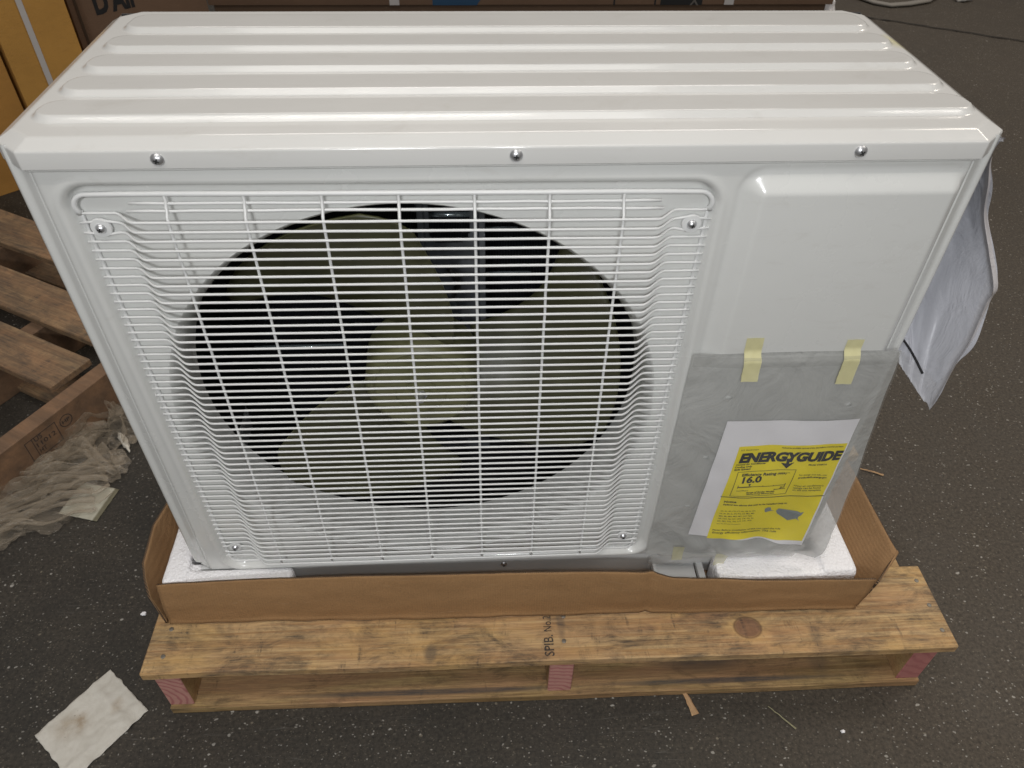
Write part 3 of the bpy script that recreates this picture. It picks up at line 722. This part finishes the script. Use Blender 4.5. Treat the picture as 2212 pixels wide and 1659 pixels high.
grid(bm, 50, 3, seam); par(mk('sealed_edge', bm, film('seam_film', .16, (.40, .41, .39)), None, smooth=True), sl)
# bottom lip of the sleeve, a milky strip folded against the base
def lip(a, b):
    x = lerp(.690, .915, a); z = lerp(.186, .214, b); return (x, -.012-.006*b-.004*nz(x*20, z*20), z-.004*a)
bm = bmesh.new(); grid(bm, 50, 6, lip); par(mk('bottom_lip', bm, film('lip_film', .34, (.70, .69, .66)), None, smooth=True), sl)
def tapem(name, a): 
    n = NT(name); tr = n.n.new('ShaderNodeBsdfTransparent'); mx = n.n.new('ShaderNodeMixShader'); out = n.n['Material Output']
    n.out(n.mix(n.noise(n.mapping(), 30, 5), (.66, .62, .33), (.74, .70, .42)), .55, n.bump(n.noise(n.mapping(), 120, 4), .4, .001)); mx.inputs[0].default_value = a
    n.L(tr.outputs[0], mx.inputs[1]); n.L(n.p.outputs[0], mx.inputs[2]); n.L(mx.outputs[0], out.inputs[0]); return n.m
M_tp = tapem('pale_yellow_tape', .88); M_tp2 = tapem('pale_yellow_tape_faint', .45)
for (x, z0, z1, wd, lean, mt) in ((.7555, .576, .636, .0205, -.003, M_tp), (.8745, .568, .630, .0200, .0, M_tp), (.7300, .205, .238, .0165, -.001, M_tp2), (.797, .190, .222, .017, 0, M_tp2)):
    def tp(a, b, x=x, z0=z0, z1=z1, wd=wd, lean=lean):
        z = lerp(z0, z1, b); xx = x+(a-.5)*wd+lean*(b-.5)+.0006*nz(b*9, a*3)
        ys = sleeveY(xx, z, .0036)
        yb = -.0128
        y = lerp(ys, yb, sstep(.604, .618, z)) if z > .3 else ys-.0015
        return (xx, y-.0006*nz(z*60, a*3), z)
    bm = bmesh.new(); grid(bm, 10, 30, tp); par(mk('tape_strip', bm, mt, None, smooth=True), sl)

# paper label inside
el = empty('energy_label', (.83, -.016, .255), 'white sheet with a yellow energy guide print inside the plastic sleeve', 'energy label')
def pz(x, z, k): return (x, sleeveY(x, z, .0003+.0003*k), z)
def pg(c, k, nu=40, nv=44, wav=0.0):
    (ax, az), (bx, bz), (cx_, cz_), (dx, dz) = c
    def fn(a, b):
        x = lerp(lerp(dx, cx_, a), lerp(ax, bx, a), b); z = lerp(lerp(dz, cz_, a), lerp(az, bz, a), b)
        z += wav*nz(x*25, b*3)*(1-b); return pz(x, z, k)
    return fn
M_white = plain('white_office_paper', (.78, .77, .80), .7, var=.03)
M_yel = plain('yellow_print', (.84, .70, .012), .6, var=.07, scale=18)
PAP = [(.746, .507), (.9200, .502), (.9140, .240), (.7395, .266)]
bm = bmesh.new(); grid(bm, 40, 44, pg(PAP, 0, wav=.004)); par(mk('paper_sheet', bm, M_white, None, smooth=True), el)
YEL = [(.7715, .4602), (.9170, .4582), (.9115, .2505), (.7669, .2593)]
bm = bmesh.new(); grid(bm, 40, 44, pg(YEL, 1.2)); yp = par(mk('yellow_panel', bm, M_yel, None, smooth=True), el)
LT = [('U.S. Government', 0.7752, 0.4526, 0.7991, 0.4521, 0), ('Federal law prohibits removal of this label before consumer purchase', 0.8297, 0.454, 0.9126, 0.452, 1), ('Central Air Conditioner', 0.7742, 0.4242, 0.8152, 0.4244, 1), ('Cooling Only', 0.7738, 0.4193, 0.7973, 0.4195, 1), ('Split System', 0.7738, 0.4144, 0.7961, 0.4147, 1), ('Model 4TXK16', 0.8746, 0.4188, 0.8996, 0.4187, 1), ('Efficiency Rating', 0.7871, 0.402, 0.8346, 0.4022, 1), ('(SEER)**', 0.8363, 0.4025, 0.8527, 0.403, 1), ('16.0', 0.7898, 0.3882, 0.8161, 0.3892, 2), ('26.0', 0.8467, 0.3738, 0.8532, 0.3741, 1), ('Most Efficient', 0.8386, 0.3708, 0.855, 0.3710, 1), ('Least Efficient', 0.7857, 0.3712, 0.802, 0.3714, 0), ('Range of Similar Models', 0.801, 0.3661, 0.8407, 0.3667, 1), ('Seasonal Energy Efficiency Ratio', 0.8018, 0.3627, 0.8412, 0.3630, 1), ('For energy cost info, visit', 0.8666, 0.3994, 0.9063, 0.3964, 0), ('productinfo.energy.gov', 0.8669, 0.3942, 0.908, 0.3908, 1), ("*Your air conditioner's", 0.8652, 0.3765, 0.9091, 0.3726, 0), ('ratings can be found', 0.866, 0.3715, 0.9060, 0.3681, 0), ('on the unit nameplate', 0.8665, 0.3667, 0.9079, 0.3633, 0), ('Notice', 0.7752, 0.3432, 0.7922, 0.3436, 1), ('Federal law allows this unit to be installed Only in:', 0.7753, 0.3373, 0.8678, 0.3354, 1), ('AK, AL, AR, CO, CT, DC, DE, FL, GA,', 0.7743, 0.3229, 0.8251, 0.3225, 0), ('HI, IA, ID, IL, IN, KS, LA, MA, ME,', 0.7746, 0.3168, 0.8248, 0.3165, 0), ('MD, MI, MN, MO, MT, NC, ND,', 0.7747, 0.3106, 0.8228, 0.3104, 0), ('NE, NH, NJ, NY, OH, OR, PA, RI,', 0.7748, 0.3045, 0.8265, 0.3044, 0), ('SC, SD, TN, TX, UT, VT, WV,', 0.7749, 0.2982, 0.8256, 0.2983, 0), ('WA, WI, WY and US territories', 0.775, 0.2924, 0.8099, 0.2918, 0), ('Note: Before installation of this unit read the rule', 0.7719, 0.2776, 0.8743, 0.2733, 0), ('Energy efficiency information. The rule', 0.7728, 0.2711, 0.8692, 0.2675, 0)]
bm = bmesh.new(); K = 3.0
for t, x0, z0, x1, z1, bd in LT:
    bm = bmesh.new(); text_fit(bm, t, lambda a, b: pz(a, b, K), x0, z0, x1, None, (.008, .030, .040)[bd], 0, z1); par(mk('text_line', bm, M_ink, None), yp)
bm = bmesh.new()
def poly(pts): bm.faces.new([bm.verts.new(pz(x, z, K)) for x, z in pts])
def seg(x0, z0, x1, z1, t):
    n_ = 12
    for i in range(n_):
        a, b = i/n_, (i+1)/n_; d = Vector((x1-x0, z1-z0)).normalized(); nn = Vector((-d.y, d.x))*t/2
        p = Vector((lerp(x0, x1, a), lerp(z0, z1, a))); q = Vector((lerp(x0, x1, b), lerp(z0, z1, b)))
        poly([p-nn, q-nn, q+nn, p+nn])
B = [(.7803, .4106), (.8595, .4119), (.8589, .3600), (.7798, .3595)]
for i in range(4): seg(*B[i], *B[(i+1) % 4], .0007)
seg(.7862, .3795, .8524, .3800, .0009); seg(.7862, .3795, .8050, .3797, .0018); seg(.8524, .377, .8524, .3835, .001); seg(.7862, .377, .7862, .3835, .0008)
seg(.768, .3566, .916, .3525, .0013)
for x in (.821, .836): seg(x, .380, x, .3815, .0008)
poly([(.8000, .3855), (.8038, .3855), (.8019, .3808)])
poly([(.8412, .4340), (.8455, .4340), (.8466, .4248), (.8470, .4240), (.8532, .4268), (.8455, .4142), (.8356, .4252), (.8428, .4243)])
mk_ = mk('ruled_lines', bm, M_ink, None); par(mk_, yp)
bm = bmesh.new(); text_fit(bm, 'ENERGYGUIDE', lambda a, b: pz(a, b, K), .7766, .4300, .9165, .0172, .060, .10, .4275)
par(mk('title_print', bm, M_ink, None), yp)
bm = bmesh.new()
for pts in ([(0.8387, 0.326), (0.8421, 0.3287), (0.8462, 0.3284), (0.8489, 0.3212), (0.8547, 0.3185), (0.8492, 0.3195), (0.8448, 0.3178), (0.8411, 0.3163), (0.8389, 0.3217)], [(0.8563, 0.319), (0.8588, 0.3249), (0.8881, 0.3172), (0.8935, 0.314), (0.8973, 0.3167), (0.8959, 0.3096), (0.8928, 0.3043), (0.8926, 0.3007), (0.8961, 0.2949), (0.8906, 0.2997), (0.8828, 0.2986), (0.8792, 0.2952), (0.8731, 0.3007), (0.8672, 0.3057), (0.86, 0.3116)]): poly(pts)
bmesh.ops.triangulate(bm, faces=bm.faces[:])
par(mk('map_print', bm, plain('grey_map_print', (.22, .25, .25), .7), None), yp)

# ================================================================== DOCUMENT POUCH ON THE RIGHT SIDE
dp = empty('document_pouch', (.962, .05, .80), 'milky plastic document pouch hanging off the right side of the air conditioner', 'document pouch')
# outer edge, top to bottom, and inner (attached) edge
outer = [(.960, .016, .862), (.966, .030, .850), (.975, .040, .826), (.986, .040, .800), (1.004, .046, .760), (1.016, .026, .725), (1.020, -.002, .696), (1.016, -.008, .680), (1.003, -.028, .640), (.994, -.034, .612), (.985, -.044, .581), (.975, -.053, .551)]
inner = [(.9555, .016, .858), (.9555, .060, .835), (.9555, .075, .812), (.9555, .085, .780), (.9555, .090, .750), (.9555, .090, .715), (.9555, .085, .680), (.9555, .075, .650), (.9555, .060, .630), (.9555, .040, .610), (.9558, .020, .588), (.9563, .010, .572)]
def cr(P, t):
    n_ = len(P)-1; i = min(n_-1, int(t*n_)); f = t*n_-i
    p = [Vector(P[min(n_, max(0, i+k))]) for k in (-1, 0, 1, 2)]
    return .5*((2*p[1])+(p[2]-p[0])*f+(2*p[0]-5*p[1]+4*p[2]-p[3])*f*f+(3*p[1]-p[0]-3*p[2]+p[3])*f**3)
def pouch(off):
    def fn(a, b):
        p = lerp(cr(inner, b), cr(outer, b), a)
        p.y += .030*math.sin(math.pi*a)*max(0, math.sin(math.pi*b))**.7+.007*nz(a*4+b*2, b*6-a*3)+.003*nz(a*12, b*9)+off*math.sin(math.pi*a)
        if b > .97: p.z += .003*nz(a*14, 2)
        p.x += .004*nz(a*5, b*5, 3)*a
        return p
    return fn
M_pouch = film('milky_pouch_film', .62, (.56, .57, .62), (), .35)
for nm, off in (('pouch_front', 0.0), ('pouch_back', .010)):
    bm = bmesh.new(); grid(bm, 36, 90, pouch(off)); par(mk(nm, bm, M_pouch, None, smooth=True), dp)
bm = bmesh.new()
def hem(a, b): 
    p = cr(outer, lerp(.16, .97, b)); q = p+Vector((-.007-.004*math.sin(b*3), -.009, .002)); v = lerp(p, q, a); return v
grid(bm, 6, 60, hem); par(mk('folded_hem', bm, film('hem_film', .80, (.66, .64, .66)), None, smooth=True), dp)
bm = bmesh.new()
def inner_sheet(a, b):
    p = pouch(.006)(lerp(.05, .93, a), lerp(.22, .92, b)); return p
grid(bm, 30, 60, inner_sheet); par(mk('folded_papers', bm, plain('bluish_paper', (.50, .51, .56), .6), None, smooth=True), dp)
bm = bmesh.new(); pa = [pouch(-.003)(lerp(.02, .62, i/12), lerp(.86, .93, i/12)) for i in range(13)]
tube(bm, pa, .0014, 6); par(mk('printed_line', bm, M_ink, None, smooth=True), dp)

# ================================================================== LOOSE THINGS ON THE FLOOR
def floorsheet(name, A, e1, e2, nu, nv, mat, label, cat, lift=.004, rag=.002, hfn=None, seed=0):
    root_z = .0006
    bm = bmesh.new(); A = Vector((*A, 0)); e1 = Vector((*e1, 0)); e2 = Vector((*e2, 0))
    def fn(a, b):
        p = e1*a+e2*b; edge = min(a, b, 1-a, 1-b)
        if edge < .001:
            p += Vector((nz(a*9+seed, b*9), nz(a*9, b*9+seed), 0))*rag
        h = abs(nz(a*3+seed, b*3))*lift+.0015*(nz(a*12, b*12, seed)+.5)
        if hfn: h += hfn(a, b)
        return p+Vector((0, 0, max(0, h)))
    grid(bm, nu, nv, fn); o = mk(name, bm, mat, None, smooth=True); o.location = A+Vector((0, 0, root_z))
    s = o.modifiers.new('s', 'SOLIDIFY'); s.thickness = .0005; s.offset = 1
    return tag(o, label, cat)
def dirty_paper():
    n = NT('dirty_white_paper'); o = n.mapping()
    a = n.noise(o, 30, 7, .7, .6); b = n.noise(n.mapping((1, 1, 1), (3, 0, 0)), 55, 6, .7)
    c = n.mix(n.ramp(a, [(.35, 0.0), (.75, .55)]), (.60, .575, .52), (.40, .37, .31))
    for (x, y, rx, ry, s) in ((-.030, -.090, .035, .028, .55), (-.016, -.082, .012, .02, .6), (.03, -.062, .012, .018, .6)):
        c = n.mix(n.math('MULTIPLY', n.math('MULTIPLY', n.blob(o, (x, y, 0), rx, ry, 1, .7), n.ramp(b, [(.35, .2), (.65, 1.0)])), s), c, (.27, .185, .10))
    sp = n.vor(o, 90).outputs['Distance']
    c = n.mix(n.math('MULTIPLY', n.ramp(sp, [(.05, .8), (.12, 0.0)]), n.blob(o, (-.02, -.09, 0), .03, .035, 1, .5)), c, (.12, .09, .06))
    return n.out(c, .8, n.bump(a, .5, .003))
floorsheet('paper_scrap', (-.171, -.052), (-.080, -.101), (.080, -.071), 60, 50, dirty_paper(), 'torn dirty white paper with brown stains on the floor at the lower left', 'paper', .002, .0022, lambda a, b: .0025*math.exp(-((a-.24)/.05)**2)+.0015*math.exp(-((b-.8)/.06)**2), 3)
M_card2 = plain('greenish_white_card', (.50, .48, .40), .6, var=.14, scale=40)
n = NT('card_with_dark_band'); o_ = n.mapping()
axis_ = n.math('ADD', n.math('MULTIPLY', n.sep(o_)[0], .975), n.math('MULTIPLY', n.sep(o_)[1], -.223))
cc = n.mix(n.noise(o_, 60, 6, .7), (.36, .345, .27), (.58, .56, .47)); cc = n.mix(n.ramp(axis_, [(.0738/1, 0.0), (.0742, 1.0)]), cc, n.mix(n.noise(o_, 90, 5), (.10, .09, .055), (.22, .20, .13)))
n.out(cc, .65)
floorsheet('card', (-.372, .270), (.079, -.022), (.018, .077), 20, 20, n.m, 'pale card with a dark band along one edge, half under the crumpled film', 'card', .001, .0005, None, 5)
def chunk(name, loc, size, mat, label, cat, group=None, seed=0, rz=0, stretch=(1, 1, 1)):
    bm = bmesh.new(); bmesh.ops.create_icosphere(bm, subdivisions=3, radius=1)
    for v in bm.verts:
        k = 1+.55*nz(v.co.x*1.6+seed, v.co.y*1.6, v.co.z*1.6)+.2*nz(v.co.x*5, v.co.y*5+seed, v.co.z*5)
        v.co = Vector((v.co.x*k*size*stretch[0], v.co.y*k*size*stretch[1], (v.co.z*k+.8)*size*stretch[2]))
    o = mk(name, bm, mat, None, smooth=True); o.location = loc; o.rotation_euler = (0, 0, rz); return tag(o, label, cat, group)
M_tissue = plain('white_tissue', (.60, .57, .50), .8, var=.2, scale=90)
chunk('crumpled_tissue', (-.305, .452, 0), .011, M_tissue, 'small twisted white tissue on the floor beside the crumpled film', 'tissue', seed=2, rz=R(-52), stretch=(2.6, .6, .5))
crumbs = [(-.147, .047, .0040, 'two-lobed white foam crumb on the floor left of the pallet, the lower left one'), (-.063, .095, .0028, 'tiny round white foam crumb on the floor close beside the left end of the pallet'), (.105, -.235, .0040, 'white foam crumb on the floor in front of the pallet, toward the left'), (.985, -.207, .0032, 'white foam crumb on the floor in front of the pallet, toward the right')]
for i, (x, y, s, lb) in enumerate(crumbs): chunk('foam_crumb', (x, y, 0), s, M_foam, lb, 'foam crumb', 'foam crumbs on the floor', seed=i*4, stretch=(1.2, .8, .5))
M_chip = wood('splinter_wood', stain=0, seed=41, base=(.50, .32, .16), pale=(.62, .44, .24))
def splinter(name, a, b, w0, w1, label, cat='wood splinter', mat=None, h=.003, group='wood splinters on the floor'):
    a = Vector((*a, .0012)); b = Vector((*b, .0012)); d = (b-a); L_ = d.length; bm = bmesh.new()
    for sgn in (1,):
        rings = []
        for i in range(9):
            t = i/8; wd = lerp(w0, w1, t)*(1+.25*nz(i*1.3, L_*50)); c = Vector((L_*t, .0015*nz(i*.8, w0*900), h*(.3+.7*math.sin(math.pi*min(1, t*1.1)))))
            rings.append([bm.verts.new(c+Vector((0, y*wd/2, z))) for y, z in ((-1, 0), (-.5, h*.5), (.6, h*.6), (1, 0), (0, -h*.2))])
        for r0, r1 in zip(rings, rings[1:]):
            for j in range(5): bm.faces.new((r0[j], r0[(j+1) % 5], r1[(j+1) % 5], r1[j]))
        bm.faces.new(rings[0][::-1]); bm.faces.new(rings[-1])
    o = mk(name, bm, mat or M_chip, None, autos=40); o.location = a; o.rotation_euler = (0, 0, math.atan2(d.y, d.x)); return tag(o, label, cat, group)
splinter('wood_splinter', (.748, -.122), (.762, -.171), .004, .013, 'thick orange wood splinter poking out from under the front of the pallet')
splinter('wood_splinter', (.880, -.163), (.913, -.200), .001, .003, 'thin greenish straw-like splinter on the floor in front of the pallet', mat=plain('straw', (.27, .25, .15), .8), h=.0015)
splinter('wood_splinter', (1.22, .315), (1.262, .297), .002, .005, 'pale curved wood splinter on the floor right of the sleeve', h=.002)
splinter('wood_splinter', (1.225, -.005), (1.215, -.055), .001, .0018, 'thin grey splinter on the floor right of the pallet end', mat=plain('grey_straw', (.20, .19, .15), .8), h=.001)
splinter('wood_splinter', (-.15, .19), (-.145, .165), .0008, .0012, 'very thin pale splinter on the floor between the card and the pallet', mat=plain('pale_straw', (.33, .31, .25), .8), h=.001)
# far right: curved white strip and white lump
bm = bmesh.new()
pts = [(2.38, 3.62, .010), (2.45, 3.43, .010), (2.50, 3.33, .010), (2.56, 3.29, .010), (2.66, 3.31, .010), (2.78, 3.36, .010), (2.86, 3.44, .010)]
tube(bm, pts, .020, 8)
for v in bm.verts: v.co.z = .001+(v.co.z+.01)*.45
tag(mk('plastic_strip', bm, plain('dull_white_plastic', (.24, .225, .20), .6), None, smooth=True), 'curved dull white plastic strip on the floor at the top right', 'plastic strip')
chunk('white_wrapper', (2.99, 3.40, 0), .040, plain('white_wrapper', (.42, .41, .39), .6), 'small white wrapper on the floor in the top right corner', 'wrapper', seed=9, rz=.4, stretch=(1.3, .8, .4))
chunk('foam_lump', (2.17, 3.12, 0), .035, M_foam, 'white foam lump by the right end of the long carton', 'foam', seed=13, stretch=(.7, 1.0, 1.5))
# floor joint (thin dark groove line)
bm = bmesh.new(); cp = [(1.6, 3.58), (2.0, 3.33), (2.3, 3.17), (2.541, 3.04), (2.74, 2.927), (2.974, 2.793), (3.6, 2.45), (4.6, 1.9)]
for i, ((x0, y0), (x1, y1)) in enumerate(zip(cp, cp[1:])):
    n_ = 12
    for k in range(n_):
        a, b = k/n_, (k+1)/n_; w0, w1 = [.006+.0045*nz((i+t)*7, 5) for t in (a, b)]
        o0, o1 = [.010*nz((i+t)*3, 8) for t in (a, b)]
        X0, Y0, X1, Y1 = lerp(x0, x1, a), lerp(y0, y1, a), lerp(x0, x1, b), lerp(y0, y1, b)
        bm.faces.new([bm.verts.new(q) for q in ((X0, Y0-w0+o0, .004), (X1, Y1-w1+o1, .004), (X1, Y1+w1+o1, .004), (X0, Y0+w0+o0, .004))])
tag(mk('floor_joint', bm, plain('dark_joint', (.012, .010, .008), .95), None), kind='structure')

# crumpled stretch film beside the left pallet
def filmwrap():
    n = NT('crumpled_stretch_film')
    tr = n.n.new('ShaderNodeBsdfTransparent'); mx = n.n.new('ShaderNodeMixShader'); out = n.n['Material Output']; lw = n.n.new('ShaderNodeLayerWeight'); lw.inputs['Blend'].default_value = .42
    v = n.noise(n.mapping((4, 22, 8), (0, 0, 0), (0, 0, R(-38))), 4, 6, .6, 1.0)
    bmp = n.bump(v, .45, .006); n.L(bmp, lw.inputs['Normal'])
    f = n.math('ADD', n.math('MULTIPLY', lw.outputs['Facing'], .62), n.ramp(v, [(.45, .03), (.65, .20)]), clamp=True)
    n.out((.46, .39, .30), .16, bmp); n.p.inputs['Specular IOR Level'].default_value = .8
    n.L(f, mx.inputs[0]); n.L(tr.outputs[0], mx.inputs[1]); n.L(n.p.outputs[0], mx.inputs[2]); n.L(mx.outputs[0], out.inputs[0]); return n.m
M_wrap = filmwrap()
wr = empty('stretch_film', (-.40, .36, 0), 'crumpled clear stretch film heaped on the floor beside the left pallet', 'plastic film')
random.seed(23)
def ribbon(P, wd, hgt, nf, sd):
    p0, p1, p2 = [Vector((*p, 0)) for p in P]
    def fn(a, b):
        c = p0*(1-a)**2+p1*2*a*(1-a)+p2*a*a; d = ((p1-p0)*(1-a)+(p2-p1)*a).normalized(); nrm = Vector((-d.y, d.x, 0))
        v = (b-.5)*2; ends = math.sin(math.pi*min(1, max(0, a*.94+.03)))**.5
        wv = wd*.5*(.55+.45*ends)*(1+.45*nz(a*4+sd, sd))
        ph = v*nf*1.57+2.2*nz(a*2.3+sd, v*.8, sd)+a*1.3
        fold = .5+.5*math.sin(ph*2)
        pin = 1-.55*math.exp(-((a-.5-.3*nz(sd, 3))/.12)**2)
        x = v*wv*pin+.010*math.cos(ph*2)+.010*nz(a*6, v*2, sd)
        h = hgt*(.15+.85*ends)*(1-abs(v)**3*.8)*(.25+.55*fold+.45*nz(a*5+sd, v*2.2, sd)+.10*abs(nz(a*9, v*14, sd)))
        rag = .012*nz(a*17, sd, b > .5)*(abs(v) > .97)
        q = c+nrm*(x+rag)+d*(.012*nz(v*6, sd, a > .5) if a in (0, 1) else 0)
        return (q.x, q.y, max(.0025, h+.003))
    return fn
RB = [(((-.57, .185), (-.43, .285), (-.30, .345)), .11, .045, 4), (((-.59, .26), (-.45, .35), (-.325, .385)), .10, .050, 4), (((-.56, .325), (-.45, .41), (-.345, .49)), .08, .055, 3),
      (((-.45, .39), (-.38, .50), (-.335, .60)), .075, .070, 3), (((-.52, .205), (-.41, .255), (-.315, .300)), .085, .030, 3), (((-.42, .43), (-.34, .425), (-.285, .355)), .065, .045, 3),
      (((-.37, .57), (-.315, .51), (-.300, .435)), .055, .060, 2), (((-.49, .28), (-.39, .37), (-.37, .47)), .09, .060, 4), (((-.60, .21), (-.50, .22), (-.42, .235)), .06, .025, 2), (((-.43, .34), (-.36, .345), (-.290, .400)), .06, .040, 3)]
for i, (P_, wd, hg, nf) in enumerate(RB):
    bm = bmesh.new(); grid(bm, 110, 50, ribbon(P_, wd, hg, nf, 3.7*i+1)); o = mk('film_fold', bm, M_wrap, None, smooth=True); par(o, wr)
